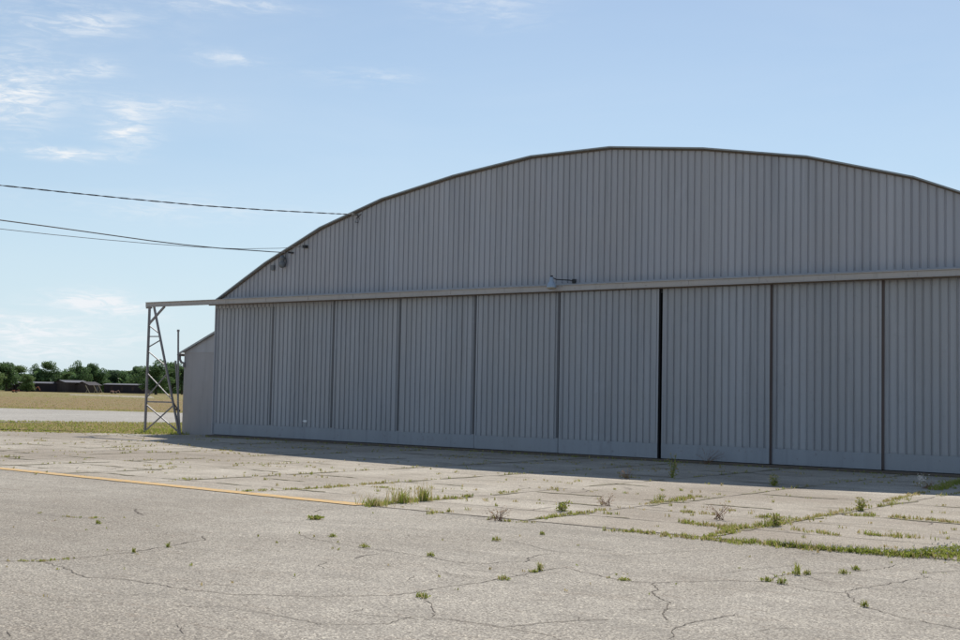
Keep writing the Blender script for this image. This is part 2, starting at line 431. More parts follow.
# lap seams and horizontal screw lines of the gable
b = MB()
for x, wd in ((yp(706.5, 200, GY).x, .07),):
    b.box(x - wd, x + wd, GY - .006, GY + .0, RH + .1, roof_z(x) - .06)
b.build('lap_seam', M['siding'], gw)
b = MB(); b.box(XL + .02, XR - .02, GY - .012, GY + .01, RH + .02, RH + .10); b.build('base_flashing', M['siding'], gw)
# roof shell
DEP = 34
b = MB(); jp_ = [(XC + sg * o, h) for sg in (-1,) for o, h in reversed(list(zip(offs, hts))[1:])] + [(XC + o, h) for o, h in list(zip(offs, hts))[1:]]
for (xa, za), (xb, zb) in zip(jp_, jp_[1:]):
    b.face([(xa, GY - .10, za), (xb, GY - .10, zb), (xb, GY + DEP, zb), (xa, GY + DEP, za)])
    b.face([(xa, GY - .10, za - .028), (xa, GY + DEP, za - .035), (xb, GY + DEP, zb - .035), (xb, GY - .10, zb - .035)])
rf = b.build('roof', M['roof'], hg)
b = MB()
for (xa, za), (xb, zb) in zip(jp_, jp_[1:]):
    b.bar((xa, GY - .125, za - .012), (xb, GY - .125, zb - .014), .034, .034)
b.build('verge_trim', M['trim'], rf)
b = MB()
for (xa, za), (xb, zb) in zip(jp_, jp_[1:]):
    b.bar((xa, GY - .035, za - .050), (xb, GY - .035, zb - .050), .035, .03)
b.build('barge_board', M['under'], rf)
b = MB()
b.face([(XL, GY + .05, 0), (XL, GY + .05, hts[-1] - .04), (XL, GY + DEP, hts[-1] - .04), (XL, GY + DEP, 0)])
b.face([(XR, GY + .05, 0), (XR, GY + DEP, 0), (XR, GY + DEP, hts[-1] - .04), (XR, GY + .05, hts[-1] - .04)])
b.face([(XL, GY + DEP - .01, 0)] + [(x, GY + DEP - .01, z - .04) for x, z in jp_] + [(XR, GY + DEP - .01, 0)])
b.build('side_and_back_walls', M['siding'], hg)
# ten sliding doors; the middle pair hangs on the front track, the others step back
DW = 2.76
step = [.30, .24, .18, .12, .06, .0, .055, .115, .175, .235]
seams = [yp(sx, 400, Y0 - .14 + st).x for sx, st in zip((271.5, 332.5, 399, 474.5, 558.5, 660, 770, 882), (.24, .18, .12, .06, .0, .0, .055, .115))]
edges = [XL] + seams + [seams[-1] + 2.72, XR]
for i in range(10):
    xa, xb = edges[i], edges[i + 1]; y = Y0 - .14 + step[i]
    d = MB()
    lap_l = 0 if i == 0 else (-.06 if i >= 6 else .02)
    x0, x1 = xa + lap_l, xb - .01 - (.045 if i == 5 else 0) - (.025 if i < 5 else 0)
    if i >= 6: x0 = xa + .02
    if i == 9: x1 = XR
    dp = bpy.data.objects.new('sliding_door', None); COL.objects.link(dp); dp.parent = hg; dp.location = (xa - XC, 0, 0)
    dp.matrix_parent_inverse = Matrix.Identity(4)
    def part(mb, nm, mt):
        o = mb.build(nm, mt); o.parent = dp; o.matrix_parent_inverse = Matrix.Translation((-xa, -Y0, 0)); return o
    ph = random.uniform(0, P)
    for q, (za, zc) in enumerate(((.42, 1.62), (1.60, 3.07), (3.05, RH - .05))): corr(d, x0 + .05, x1 - .05, y - .0035 * q, za, zc, .026, 0, P, ph)
    corr_m = part(d, 'corrugated_panel', M['door'])
    d = MB(); d.box(x0, x1, y - .012, y + .03, .075, .44); d.box(x0 + .03, x1 - .03, y - .010, y + .0, .455, .462)
    part(d, 'bottom_skirt', M['skirt'])
    for ea, eb in ((x0, x0 + .05), (x1 - .05, x1)):
        d = MB(); d.box(ea, eb, y - .008, y + .03, .44, RH - .05); part(d, 'edge_frame', M['door'])
    d = MB(); d.box(x1, x1 + .012, y - .006, y + (.045 if i != 5 else .05), .08, RH - .05)
    if i >= 5 and i < 9:
        d.box(x1 + .012, x1 + (.048 if i > 5 else .03), y + .010, y + .045, .08, RH - .05)
    if i < 5: d = MB(); sw = .06 * (abs(x1) / Y0) + .026; d.box(x1 - sw, x1, y - .016, y + .02, .46, RH - .05)  # dark strip painting the seam shade that the door overlap hides
    part(d, 'stile_or_seam_shade', M['frame'] if i > 5 else M['dark'] if i == 5 else M['shade'])  # brown stiles on the right; black strip paints the dark middle gap
# near-black sheet, paints the darkness of the void behind the doors
b = MB(); b.box(XL + .02, XR - .02, Y0 + .21, Y0 + .26, 0.0, RH - .05); b.build('dark_void_sheet', M['dark'], hg)
b = MB(); b.box(XL, XR, Y0 - .16, Y0 + .2, .006, .06); b.build('floor_rail', M['under'], hg)
# overhead track box, runs past the building to the tower
RX0 = yp(149, 304, Y0 - .16).x
b = MB(); yf = Y0 - .30
b.box(RX0, XR + .0, yf, yf + .10, RH - .120, RH + .0)
b.box(RX0 + .02, XR, yf - .035, yf + .14, RH + .002, RH + .018)
b.box(RX0 + .02, XR, yf - .02, yf + .12, RH - .138, RH - .122)
b.box(XL, XR, yf + .142, GY - .012, RH - .02, RH + .01)
for k in range(16):
    x = XL + .9 + k * 1.85; b.box(x - .035, x + .035, yf - .012, yf - .002, RH - .118, RH - .004)
rl = b.build('overhead_door_track', M['rail'], hg)
b = MB(); b.box(XL, XR, yf + .102, Y0 - .156, RH - .165, RH - .02); b.build('track_soffit', M['under'], rl)
b = MB(); b.box(XL - .02, XL + .012, Y0 + .10, Y0 + .17, .1, RH - .02); b.build('corner_trim', M['siding'], hg)

# annex on the left side, set back a little
AY = Y0 + .75
pa = yp(184.5, 352, AY); pb = yp(213, 325, AY); 
ax0 = pa.x; 
ax1 = XL
zt0 = pa.z; zt1 = pb.z
an = bpy.data.objects.new('side_annex', None); COL.objects.link(an); an.parent = hg; an.location = (ax0 - XC, 0, 0)
def apart(mb, nm, mt):
    o = mb.build(nm, mt); o.parent = an; o.matrix_parent_inverse = Matrix.Translation((-ax0, -Y0, 0)); return o
b = MB()
b.face([(ax0, AY, 0), (ax1, AY, 0), (ax1, AY, zt0), (ax0, AY, zt0)]); b.face([(ax0, AY + DEP - 1, 0), (ax0, AY, 0), (ax0, AY, zt0), (ax0, AY + DEP - 1, zt0)])
apart(b, 'annex_wall', M['annex'])
b = MB(); b.face([(ax0 - .01, AY - .015, zt0), (ax1, AY - .015, zt0), (ax1, AY - .015, zt1)]); b.box(ax0, ax1, AY - .02, AY - .002, zt0 - .02, zt0 + .01)
apart(b, 'annex_gable', M['siding'])
b = MB(); sl = (zt1 - zt0) / (ax1 - ax0)
q = [(ax0 - .14, zt0 - .14 * sl + .03), (ax1, zt1 + .03)]
b.face([(q[0][0], AY - .12, q[0][1]), (q[1][0], AY - .12, q[1][1]), (q[1][0], AY + DEP - 1, q[1][1]), (q[0][0], AY + DEP - 1, q[0][1])])
b.bar((q[0][0], AY - .12, q[0][1] - .03), (q[1][0], AY - .12, q[1][1] - .03), .06, .03)
apart(b, 'annex_roof', M['roof'])
b = MB(); gx, gz = q[0]
b.tube([(gx - .03, AY - .14, gz - .07), (gx - .03, AY + 9, gz - .07)], .05, 8)
b.tube([(gx - .03, AY - .05, gz - .10), (gx - .02, AY - .06, gz - .22), (gx + .05, AY - .06, gz - .32), (ax0 + .06, AY - .06, gz - .36), (ax0 + .05, AY - .05, gz - .5)], .04, 8)
apart(b, 'gutter_and_spout', M['steel'])

# lattice tower under the free end of the track
tb0 = yp(146, 431.8, Y0 - .2); tb1 = yp(172.2, 432.8, Y0 - .2)
tx0 = yp(147, 420, Y0 - .2).x; 
TY = Y0 - .24
xa_ = yp(145.0, 431.8, TY).x; xat = yp(149.7, 306, TY).x
A = lambda z: Vector((xa_ + (xat - xa_) * z / RH, TY, z))
xb_ = yp(171.2, 433, TY).x; xt_ = yp(153, 311, TY).x
B = lambda z: Vector((xt_ + (xb_ - xt_) * (RH - z) / RH, TY + .35 * (RH - z) / RH, z))
tw = empty('lattice_tower', (RX0 + .03, TY, 0), 'tapering steel lattice tower holding the free left end of the hangar door track', 'tower')
ZT = RH - .14
b = MB(); b.bar(A(0), A(ZT), .065, .065); b.build('upright_post', M['steel'], tw)
b = MB(); b.bar(B(0), B(ZT), .058, .058); b.build('raking_post', M['steel'], tw)
b = MB()
lv = [0, 1.40, 2.35, 3.0, 3.5, 3.95]
b.bar(A(.08), B(.98), .040, .03); b.bar(B(.08), A(.98), .040, .03)
b.bar(A(1.08), B(1.08), .045, .035)
b.bar(A(1.2), B(2.05), .036, .03); b.bar(B(1.15), A(2.05), .030, .03)
b.bar(A(2.8), B(2.3), .032, .03); b.bar(A(2.93), B(3.18), .032, .03); b.bar(A(3.3), B(3.3), .036, .03)
b.bar(A(3.68), B(3.4), .032, .03)
b.build('lattice_brace', M['steel'], tw)
b = MB(); kx = yp(164.5, 311, TY).x
b.bar((kx, TY, ZT), A(RH - .72), .07, .05); b.build('knee_brace', M['steel'], tw)
b = MB(); b.box(RX0 - .02, RX0 + .16, TY - .03, TY + .10, RH - .19, RH - .14); b.build('cap_plate', M['steel'], tw)
b = MB(); b.bar(B(.86), B(.86) + Vector((.18, .1, -.06)), .05, .05); b.bar(B(1.08), B(.86) + Vector((.1, .05, 0)), .03, .03); b.build('bracket', M['frame'], tw)

# two thin pipes between tower and annex
p1 = yp(177.9, 432.5, Y0 + .5); 
zt = yp(178.5, 330.5, Y0 + .5).z
po = empty('vent_pipe', (p1.x, Y0 + .5, 0), 'tall thin grey steel pipe standing between the lattice tower and the annex', 'pipe')
p1t = yp(178.3, 330.5, Y0 + .5).x
b = MB(); b.tube([(p1.x, Y0 + .5, 0), (p1t, Y0 + .5, zt)], .032, 10); b.build('pipe_shaft', M['steel'], po)
b = MB(); b.tube([(p1t, Y0 + .5, zt - .04), (p1t, Y0 + .5, zt + .03)], .045, 10); b.build('pipe_cap', M['steel'], po)
p2 = yp(180.3, 432.5, Y0 + .1); zt2 = yp(175.6, 361, Y0 + .1).z; p2t = yp(175.6, 361, Y0 + .1)
b = MB(); b.tube([(p2.x, Y0 + .1, 0), (p2t.x, Y0 + .1, zt2)], .025, 8)
b.tube([(p2t.x, Y0 + .1, zt2 - .05), (p2t.x, Y0 + .1, zt2 + .01)], .035, 8)
tag(b.build('leaning_pipe', M['steel']), 'shorter leaning rod beside the tall thin pipe, left of the annex', 'pipe')

# lamp over the centre seam
lx = yp(553.3, 280, yf - .12).x; ly_ = yf - .20
lz = lambda py: yp(553.3, py, ly_).z
lp = empty('barn_lamp', (lx, ly_, RH - .1), 'small blue-grey barn lamp on a curved arm above the middle doors', 'lamp')
zb_ = yp(553.3, 287.5, ly_).z; ztp = yp(553.3, 275.5, ly_).z; hh = ztp - zb_
b = MB(); b.lathe((lx, ly_, zb_), [(.125, 0), (.13, .012), (.12, .05), (.085, .13), (.055, .17), (.045, hh - .05), (.03, hh - .03), (.0, hh - .03)], 20); b.build('lamp_shade', M['lampshade'], lp, True)
b = MB(); b.lathe((lx, ly_, zb_ - .045), [(.0, 0), (.085, .0), (.118, .02), (.127, .045)], 20); b.build('lamp_rim', M['lamprim'], lp, True)
b = MB(); b.lathe((lx, ly_, zb_ + hh - .04), [(.036, 0), (.036, .04), (.0, .045)], 12); b.build('lamp_cap', M['iron'], lp, True)
ex = yp(574, 281, GY - .03)
b = MB(); b.tube([(lx + .02, ly_, zb_ + hh - .05), (lx + .10, ly_ + .08, zb_ + hh - .10), (ex.x - .1, GY - .1, ex.z + .02), (ex.x, GY - .02, ex.z)], .014, 8)
b.box(ex.x - .05, ex.x + .05, GY - .05, GY - .004, ex.z - .06, ex.z + .05); b.build('lamp_arm', M['iron'], lp)

# ------------------------------------------------------------------ service wires
def wire(name, pts, r, label, cat='wire', twist=False):
    b = MB()
    if twist:
        P_ = []
        for (a, c) in zip(pts, pts[1:]):
            a = Vector(a); c = Vector(c); n = max(2, int((c - a).length / .06))
            P_ += [a + (c - a) * k / n for k in range(n)]
        for ph in (0, math.pi):
            b.tube([p + Vector((math.sin(k * .42 + ph) * .4, 0, math.cos(k * .42 + ph))) * r * .9 for k, p in enumerate(P_)], r * .8, 5)
    else: b.tube(pts, r, 6)
    return tag(b.build(name, M['wire']), label, cat)
def span(p0, p1, sag, n=24):
    p0 = Vector(p0); p1 = Vector(p1)
    return [p0 + (p1 - p0) * t - Vector((0, 0, 4 * sag * t * (1 - t))) for t in [k / n for k in range(n + 1)]]
def dpt(px, py, Z):
    d = ray(px, py); return CAM + d * (Z / d.dot(fw))
a1 = yp(352, 214.3, GY - .25)
wire('service_cable', [a1] + [dpt(px, py, Z) for px, py, Z in ((330, 213.4, 36.7), (270, 210.2, 35.3), (200, 205.4, 33.7), (130, 198.8, 32), (60, 191.6, 30.4), (0, 185.2, 29), (-80, 176, 27), (-260, 153, 22.5))], .011, 'topmost twisted overhead cable running from the hangar gable out over the left', twist=True)
a2 = yp(286, 252.5, GY - .2)
wire('overhead_wire', [a2] + [dpt(px, py, Z) for px, py, Z in ((270, 251.6, 38.1), (220, 248.2, 36.8), (185, 244.8, 35.8), (150, 240.6, 34.8), (100, 233.6, 33.2), (50, 226.6, 31.4), (0, 220, 29.8), (-60, 211, 27.8), (-260, 178, 22.5))], .015, 'thick dark overhead wire ending at the grey box on the gable')
a3 = yp(304, 246.3, GY - .12)
def thru(px, py): return None
wire('overhead_wire', [a3] + [dpt(px, py, Z) for px, py, Z in ((280, 248.2, 38.2), (240, 248.8, 37), (200, 247.2, 36), (150, 243.6, 34.5), (100, 239.2, 33), (50, 234.3, 31.2), (0, 228.8, 29.6), (-60, 222, 27.6), (-200, 204, 24))], .008, 'thin lowest overhead wire sagging beneath the thick one')
# insulator with looped tail
ip = yp(356, 215, GY - .03)
ins = empty('service_insulator', ip, 'small pale cable anchor with a dangling loop under the roof edge', 'insulator')
b = MB(); b.tube([a1, Vector((ip.x, GY, ip.z + .01))], .03, 8); b.build('insulator_knob', M['ceramic'], ins)
b = MB(); b.tube([a1 + Vector((.05, .05, 0)), (ip.x + .12, GY - .08, ip.z - .02), (ip.x + .17, GY - .06, ip.z - .13), (ip.x + .12, GY - .06, ip.z - .25), (ip.x, GY - .05, ip.z - .22), (ip.x + .02, GY - .03, ip.z - .1), (ip.x + .2, GY - .02, ip.z + .02)], .011, 6); b.build('cable_loop', M['wire'], ins)
# box
bp_ = yp(282.5, 264, GY - .1)
bx = empty('service_box', (bp_.x, GY, bp_.z), 'small grey service head and box hanging on the gable near its left end', 'electrical box')
b = MB(); b.lathe((bp_.x, GY - .12, bp_.z - .22), [(0, .1), (.05, .1), (.10, .16), (.10, .26), (.06, .30), (.07, .36), (.10, .40), (.05, .48), (0, .5)], 10); b.build('box_shell', M['greybox'], bx, True)
b = MB(); b.tube([a2, (bp_.x + .12, GY - .1, bp_.z + .2), (bp_.x + .18, GY - .1, bp_.z + .05), (bp_.x + .1, GY - .1, bp_.z - .1)], .014, 6)
b.tube([a2 + Vector((.1, 0, 0)), (a2.x + .12, GY, a2.z)], .03, 6); b.build('wire_tail', M['wire'], bx)
bq = yp(272.5, 267, GY - .05)
b = MB(); b.box(bq.x - .06, bq.x + .06, GY - .07, GY, bq.z - .1, bq.z + .06); tag(b.build('junction_box', M['greybox']), 'tiny grey junction box left of the service head on the gable', 'electrical box')
b = MB(); b.box(a3.x - .05, a3.x + .06, GY - .14, GY, a3.z - .05, a3.z + .04); tag(b.build('wire_anchor', M['iron']), 'tiny dark wire anchor on the gable right of the service head', 'anchor')
tp = yp(304.6, 421.3, Y0 - .1 + .16)
b = MB(); b.box(tp.x - .06, tp.x + .06, Y0 + .075, Y0 + .105, tp.z - .03, tp.z + .035); b.box(tp.x - .09, tp.x - .06, Y0 + .06, Y0 + .105, tp.z - .01, tp.z + .02)
tag(b.build('door_tag', M['white']), 'tiny white tag low on the second door from the left', 'tag')

# ------------------------------------------------------------------ vegetation
def blade(b, x, y, z, h, w, lean, az, mi):
    dx, dy = math.cos(az), math.sin(az); px, py = -dy, dx
    if random.random() < .5: px, py = Rt.x, Rt.y
    m1 = (x + dx * lean * .35, y + dy * lean * .35, z + h * .6); t = (x + dx * lean, y + dy * lean, z + h)
    i = len(b.v)
    b.v += [(x - px * w / 2, y - py * w / 2, z), (x + px * w / 2, y + py * w / 2, z), (m1[0] + px * w * .4, m1[1] + py * w * .4, m1[2]), (m1[0] - px * w * .4, m1[1] - py * w * .4, m1[2]), t]
    b.f += [(i, i + 1, i + 2, i + 3), (i + 3, i + 2, i + 4)]; b.m += [mi, mi]
def leaf(b, x, y, z, s, mi):
    u = Vector((random.gauss(0, 1), random.gauss(0, 1), random.gauss(0, .6))).normalized(); v = u.cross(Vector((random.gauss(0, 1), random.gauss(0, 1), random.gauss(0, 1)))).normalized()
    c = Vector((x, y, z)); b.face([c - u * s, c + v * s * .6, c + u * s, c - v * s * .6], mi)
def tuft(b, x, y, n, h, sp, dry=.25, wd=.009, z=0.004):
    for _ in range(n):
        a = random.uniform(0, 6.28); r = sp * abs(random.gauss(0, .5))
        hh = h * random.uniform(.35, 1.0)
        blade(b, x + r * math.cos(a), y + r * math.sin(a) * .7, z, hh, wd * random.uniform(.7, 1.6), hh * random.uniform(.1, .8), random.uniform(0, 6.28), 1 if random.random() < dry else 0)
def grassline(b, pts, dens, h, wd, dry=.25, gap=.25, sc=1):
    q = G(pts)
    for (a, c) in zip(q, q[1:]):
        l = math.dist(a, c); n = int(l * dens * .8); dry = min(.8, dry + .12); wd = wd * 1.2
        for k in range(n):
            t = random.random(); x = a[0] + (c[0] - a[0]) * t; y = a[1] + (c[1] - a[1]) * t
            g = math.sin(x * 3.1 + y * 1.7) + math.sin(x * 7.3 - y * 2.9) * .7 + random.uniform(-.4, .4)
            if g < -1.7 + gap * 3.4: continue
            r = abs(random.gauss(0, wd)); an = random.uniform(0, 6.28)
            tuft(b, x + r * math.cos(an), y + r * math.sin(an), random.randint(4, 7), h * random.uniform(.2, .85), .045, dry)
wl = MB()
grassline(wl, [(365,507),(395,503.5),(415,501.5)], 130, .11, .05, .2, .05)
grassline(wl, [(415,501.5),(450,499),(470,497)], 70, .09, .035, .3, .3)
grassline(wl, [(450,499),(468,499.5)], 60, .06, .04, .4, .3)
grassline(wl, [(243,491.8),(272,490.5)], 60, .06, .03, .2, .2)
grassline(wl, [(282,490.5),(300,489.5),(330,488),(350,486),(387,483)], 60, .07, .035, .25, .25)
grassline(wl, [(370,487),(390,488.5)], 50, .06, .04, .4, .3)
grassline(wl, [(427,514.5),(450,512)], 60, .09, .05, .4, .3)
grassline(wl, [(460,518),(478,519.5)], 40, .05, .03, .4, .3)
grassline(wl, [(482,520.5),(492,520)], 90, .09, .05, .3, .1)
grassline(wl, [(505,521.5),(520,522.5),(535,523.5)], 50, .05, .04, .3, .3)
grassline(wl, [(540,519.5),(562,516),(580,514)], 80, .07, .03, .2, .15)
grassline(wl, [(580,514),(605,510),(640,505),(658,503)], 45, .06, .03, .5, .4)
grassline(wl, [(608,514.5),(620,515)], 110, .09, .06, .25, .05)
grassline(wl, [(658,503),(680,500.5),(695,497)], 80, .10, .07, .3, .2)
grassline(wl, [(600,530.5),(640,533),(680,537.5),(720,541.5)], 100, .08, .045, .25, .12)
grassline(wl, [(720,541.5),(760,544),(800,548.5),(830,551)], 170, .09, .08, .2, .02)
grassline(wl, [(672,511.5),(690,513),(714,515)], 60, .07, .04, .4, .2)
grassline(wl, [(680,522.5),(700,525),(720,527.5),(737,529)], 110, .09, .05, .3, .1)
grassline(wl, [(700,539),(722,534),(735,530)], 70, .07, .05, .3, .25)
grassline(wl, [(726,534),(739,528.5),(767,526.5),(792,521.5),(806,520)], 90, .09, .06, .2, .18)
grassline(wl, [(806,520),(826,515.6),(857,509)], 60, .08, .05, .5, .3)
grassline(wl, [(857,509),(914,495),(935,490.6)], 45, .07, .05, .6, .35)
grassline(wl, [(935,490.6),(960,482)], 110, .12, .10, .1, .05)
grassline(wl, [(845,515.6),(862,516.5),(876,515.6),(907,519),(962,523.5)], 85, .09, .05, .3, .15)
grassline(wl, [(773,528),(814,533),(839,536)], 60, .07, .05, .35, .3)
grassline(wl, [(857,534),(880,536.5),(904,537.5),(951,541),(962,541)], 70, .10, .05, .3, .25)
grassline(wl, [(752,517.5),(782,518.5)], 80, .09, .04, .4, .2)
grassline(wl, [(620,477.5),(650,479)], 60, .10, .06, .6, .25)
grassline(wl, [(0,561.6),(41,561.8),(72,559)], 70, .03, .015, .3, .2)
grassline(wl, [(62,517),(100,519)], 40, .04, .025, .4, .3)
grassline(wl, [(27,461),(58,461)], 30, .05, .04, .6, .3)
grassline(wl, [(180,479.5),(200,479.5)], 35, .06, .05, .3, .3)
grassline(wl, [(205,479),(240,477)], 35, .06, .08, .3, .4)
grassline(wl, [(225,464),(260,463)], 25, .05, .05, .5, .4)
grassline(wl, [(500,493),(540,490)], 35, .07, .05, .5, .4)
grassline(wl, [(765,580),(790,574),(815,573)], 35, .04, .03, .2, .45)
for x0 in jx:                                  # thin growth in the farther slab joints
    if x0 < -32 or x0 > 0: continue
    for k in range(26):
        y = random.uniform(JY + .2, Y0 - .8)
        if random.random() < .55:
            for j in range(random.randint(1, 6)):
                tuft(wl, x0 + random.gauss(0, .03), y + random.gauss(0, .25), 4, random.uniform(.03, .08), .05, .5)
for k in range(420):                           # specks of growth all over the old slabs
    x = random.uniform(-40, 1); y = random.uniform(JY, Y0 - .6)
    tuft(wl, x, y, random.randint(4, 12), random.uniform(.02, .07), random.uniform(.03, .12), .55)
for k in range(70):
    cx, cy = random.uniform(-36, 0), random.uniform(JY + .3, Y0 - 1)
    for j in range(random.randint(4, 12)): tuft(wl, cx + random.gauss(0, .35), cy + random.gauss(0, .12), random.randint(3, 8), random.uniform(.02, .06), .06, .7)
for k in range(60):
    px, py = random.uniform(0, 960), random.uniform(510, 600); x, y = gp(px, py)
    if y < JY: tuft(wl, x, y, random.randint(2, 6), random.uniform(.015, .035), .03, .5)
for k in range(300):                           # litter of growth along the door foot
    x = random.uniform(XL, XR); tuft(wl, x, Y0 - .35 - abs(random.gauss(0, .08)), random.randint(2, 5), random.uniform(.03, .09), .04, .3)
tag(wl.build('joint_weeds', [M['blade'], M['dry']]), 'low green and straw weeds growing along the joints of the old pavement', 'weeds', kind='stuff')

# clover bed at the right end of the long joint
cl = MB()
cpts = [(gp(770, 545.5), .03), (gp(832, 551), .07), (gp(860, 553), .10), (gp(890, 555.5), .13), (gp(910, 556.5), .20), (gp(940, 555.5), .42), (gp(965, 556), .55), (gp(990, 558), .6)]
for (a, ra), (c, rc) in zip(cpts, cpts[1:]):
    l = math.dist(a, c)
    for k in range(int(l * (350 + 3600 * min(r_ := (ra + rc) / 2, .4)))):
        t = random.random(); r = ra + (rc - ra) * t; x = a[0] + (c[0] - a[0]) * t; y = a[1] + (c[1] - a[1]) * t + random.gauss(0, .5) * r
        leaf(cl, x, y, random.uniform(.01, .035 + .14 * min(r, .4)), random.uniform(.010, .018), 0)
        if random.random() < .12: tuft(cl, x, y, 3, .09, .03, .3)
        if random.random() < .08:
            z = random.uniform(.04, .05 + .18 * min(r, .4))
            for j in range(4): leaf(cl, x, y, z + random.gauss(0, .004), .011, 2)
tag(cl.build('clover_bed', [M['blade'], M['dry'], M['bloom']]), 'thick green clover bed with small white blooms at the right end of the joint', 'clover', kind='stuff')

# grass of the far verges (fringe along the pavement edges)
vg = MB()
for k in range(9000):
    px = random.uniform(-30, 188); py = random.uniform(423.2, 432.5)
    if py > 430.6 + px * .0185: continue
    x, y = gp(px, py, -.03); tuft(vg, x, y, 1, random.uniform(.03, .10), .15, .62, .035, -.03)
for k in range(2500):
    px = random.uniform(-30, 188); py = 431 + px * .0185 + random.gauss(0, .35); x, y = gp(px, py, 0); tuft(vg, x, y, 2, random.uniform(.02, .08), .1, .5, .03, -.02)
for k in range(1500):
    px = random.uniform(140, 192); py = 432.6 + random.gauss(0, .8); x, y = gp(px, py, 0)
    if y < Y0 + .6 or px < 183: tuft(vg, x, y, 2, random.uniform(.05, .22), .1, .25, .022, -.02)
for k in range(2600):
    px = random.uniform(-30, 185); t = random.random()
    py = (421.6 + .013 * px) if t < .5 else (407.3 + .0265 * px); x, y = gp(px, py + random.gauss(0, .25), -.02)
    tuft(vg, x, y, 1, random.uniform(.04, .10), .25, .5, .03, -.02)
for k in range(3000):
    px = random.uniform(-30, 185); py = random.uniform(392.5, 407) + .02 * px; x, y = gp(px, py, -.02)
    tuft(vg, x, y, 2, random.uniform(.05, .10), .6, .88 if py > 397 + .02 * px else .5, .05, -.03)
tag(vg.build('verge_grass', [M['blade'], M['dry']]), 'short dry and green grass on the strip before the taxiway', 'grass', kind='stuff')

def weed_plant(px, py, h, label, kind, w=.2, name='weed'):
    x, y = gp(px, py); b = MB()
    if kind == 'tall':
        for k in range(7):
            a = random.uniform(0, 6.28); tx = x + math.cos(a) * w * random.uniform(.2, 1); ty = y + math.sin(a) * w; hz = h * random.uniform(.6, 1)
            b.tube([(x + random.gauss(0, .02), y, .003), ((x * .6 + tx * .4), (y + ty) / 2, hz * .5), (tx, ty, hz)], [.006, .005, .003], 4, 0)
            for j in range(26):
                t = random.random(); leaf(b, x + (tx - x) * t + random.gauss(0, .035), y + (ty - y) * t + random.gauss(0, .035), hz * t, random.uniform(.010, .026), 0 if random.random() < .6 else 1)
    elif kind == 'red':
        for k in range(15):
            a = random.uniform(0, 6.28); tx = x + math.cos(a) * w * random.uniform(.3, 1); ty = y + math.sin(a) * .15; hz = h * random.uniform(.35, 1)
            b.tube([(x + random.gauss(0, .06), y, .003), ((x + tx) / 2, (y + ty) / 2, hz * .65), (tx, ty, hz)], [.004, .003, .002], 4, 2)
            for j in range(7): leaf(b, tx + random.gauss(0, .03), ty + random.gauss(0, .03), hz + random.gauss(0, .04) * .8 - .01, random.uniform(.006, .013), 2)
    elif kind == 'seed':
        b.tube([(x, y, .003), (x + .02, y, h * .8)], .006, 5, 0)
        for j in range(70): leaf(b, x + .02 + random.gauss(0, .04), y + random.gauss(0, .04), h * .85 + random.gauss(0, .04), .022, 3)
        for j in range(30): leaf(b, x + random.gauss(0, .05), y + random.gauss(0, .05), random.uniform(.01, h * .5), .02, 1)
    elif kind == 'bush':
        w *= .8; h *= .8
        for j in range(int(130 * w / .15)):
            a = random.uniform(0, 6.28); r = w * math.sqrt(random.random()); leaf(b, x + r * math.cos(a), y + r * math.sin(a) * .7, random.uniform(.005, h) * (1 - r / w * .5), random.uniform(.006, .013), 0 if random.random() < .8 else 1)
        tuft(b, x, y, 22, h * 1.3, w * 1.1, .35, .006)
    elif kind == 'grass':
        tuft(b, x, y, 130, h, w, .35, .008)
        for k in range(22):
            a = random.uniform(-w, w); blade(b, x + a, y + random.gauss(0, .04), .004, h * random.uniform(1.1, 1.7), .005, .08, random.uniform(0, 6.28), 1)
    tag(b.build(name, [M['blade'], M['dry'], M['red'], M['bloom']]), label, 'weed', 'weeds growing through the pavement')
weed_plant(672, 478, .50, 'tall pale seeding weed at the shadow edge, in front of the black door gap', 'tall', .12)
weed_plant(774, 486, .26, 'leafy weed half in shade before the foot of the brown door stile', 'tall', .12)
weed_plant(707, 464.5, .40, 'rusty red-brown dead weed leaning on the foot of the door', 'red', .55, 'dead_weed')
weed_plant(920, 487, .18, 'weed with a round white seed head in the shade at the right', 'seed', .1)
weed_plant(929, 489, .13, 'small reddish weed right of the white seed head', 'red', .08, 'dead_weed')
weed_plant(626, 479, .20, 'thin flowering weed at the shadow edge left of the tall one', 'red', .12)
weed_plant(402, 503, .22, 'straw-coloured grass clump on the joint right of the yellow line end', 'grass', .28, 'grass_clump')
weed_plant(424, 501, .22, 'taller thin grass clump on the joint just right of the straw one', 'grass', .16, 'grass_clump')
weed_plant(375, 506, .13, 'low green grass clump touching the end of the yellow line', 'grass', .28, 'grass_clump')
weed_plant(498, 521, .16, 'fine reddish weed at the left end of the slabs edge', 'red', .14)
weed_plant(562, 511, .16, 'upright weed behind the diagonal grassy joint in the middle', 'tall', .12)
weed_plant(606, 506, .17, 'reddish weed on the diagonal joint in the middle', 'red', .12)
weed_plant(720, 520, .20, 'reddish dead weed above the left arm of the joint crossing', 'red', .20)
weed_plant(660, 500, .13, 'bright leafy weed at the upper end of the diagonal joint', 'bush', .12)
weed_plant(767, 527, .16, 'round green weed on the joint crossing', 'bush', .13)
weed_plant(776, 526, .20, 'pointed green weed just right of the round one at the crossing', 'tall', .08)
weed_plant(797, 575, .13, 'upright bright green weed in the near right crack', 'bush', .035)
weed_plant(767, 581.5, .05, 'low spreading green weed at the left end of the near right crack', 'bush', .08)
weed_plant(782, 584, .075, 'small dark-based weed where two near right cracks meet', 'bush', .06)
weed_plant(807, 575, .06, 'small pale weed right of the upright one in the crack', 'bush', .05)
weed_plant(844, 574, .055, 'rounded green weed in the crack right of the pale ones', 'bush', .08)
weed_plant(856, 570.5, .055, 'small light weed right of the rounded one', 'bush', .05)
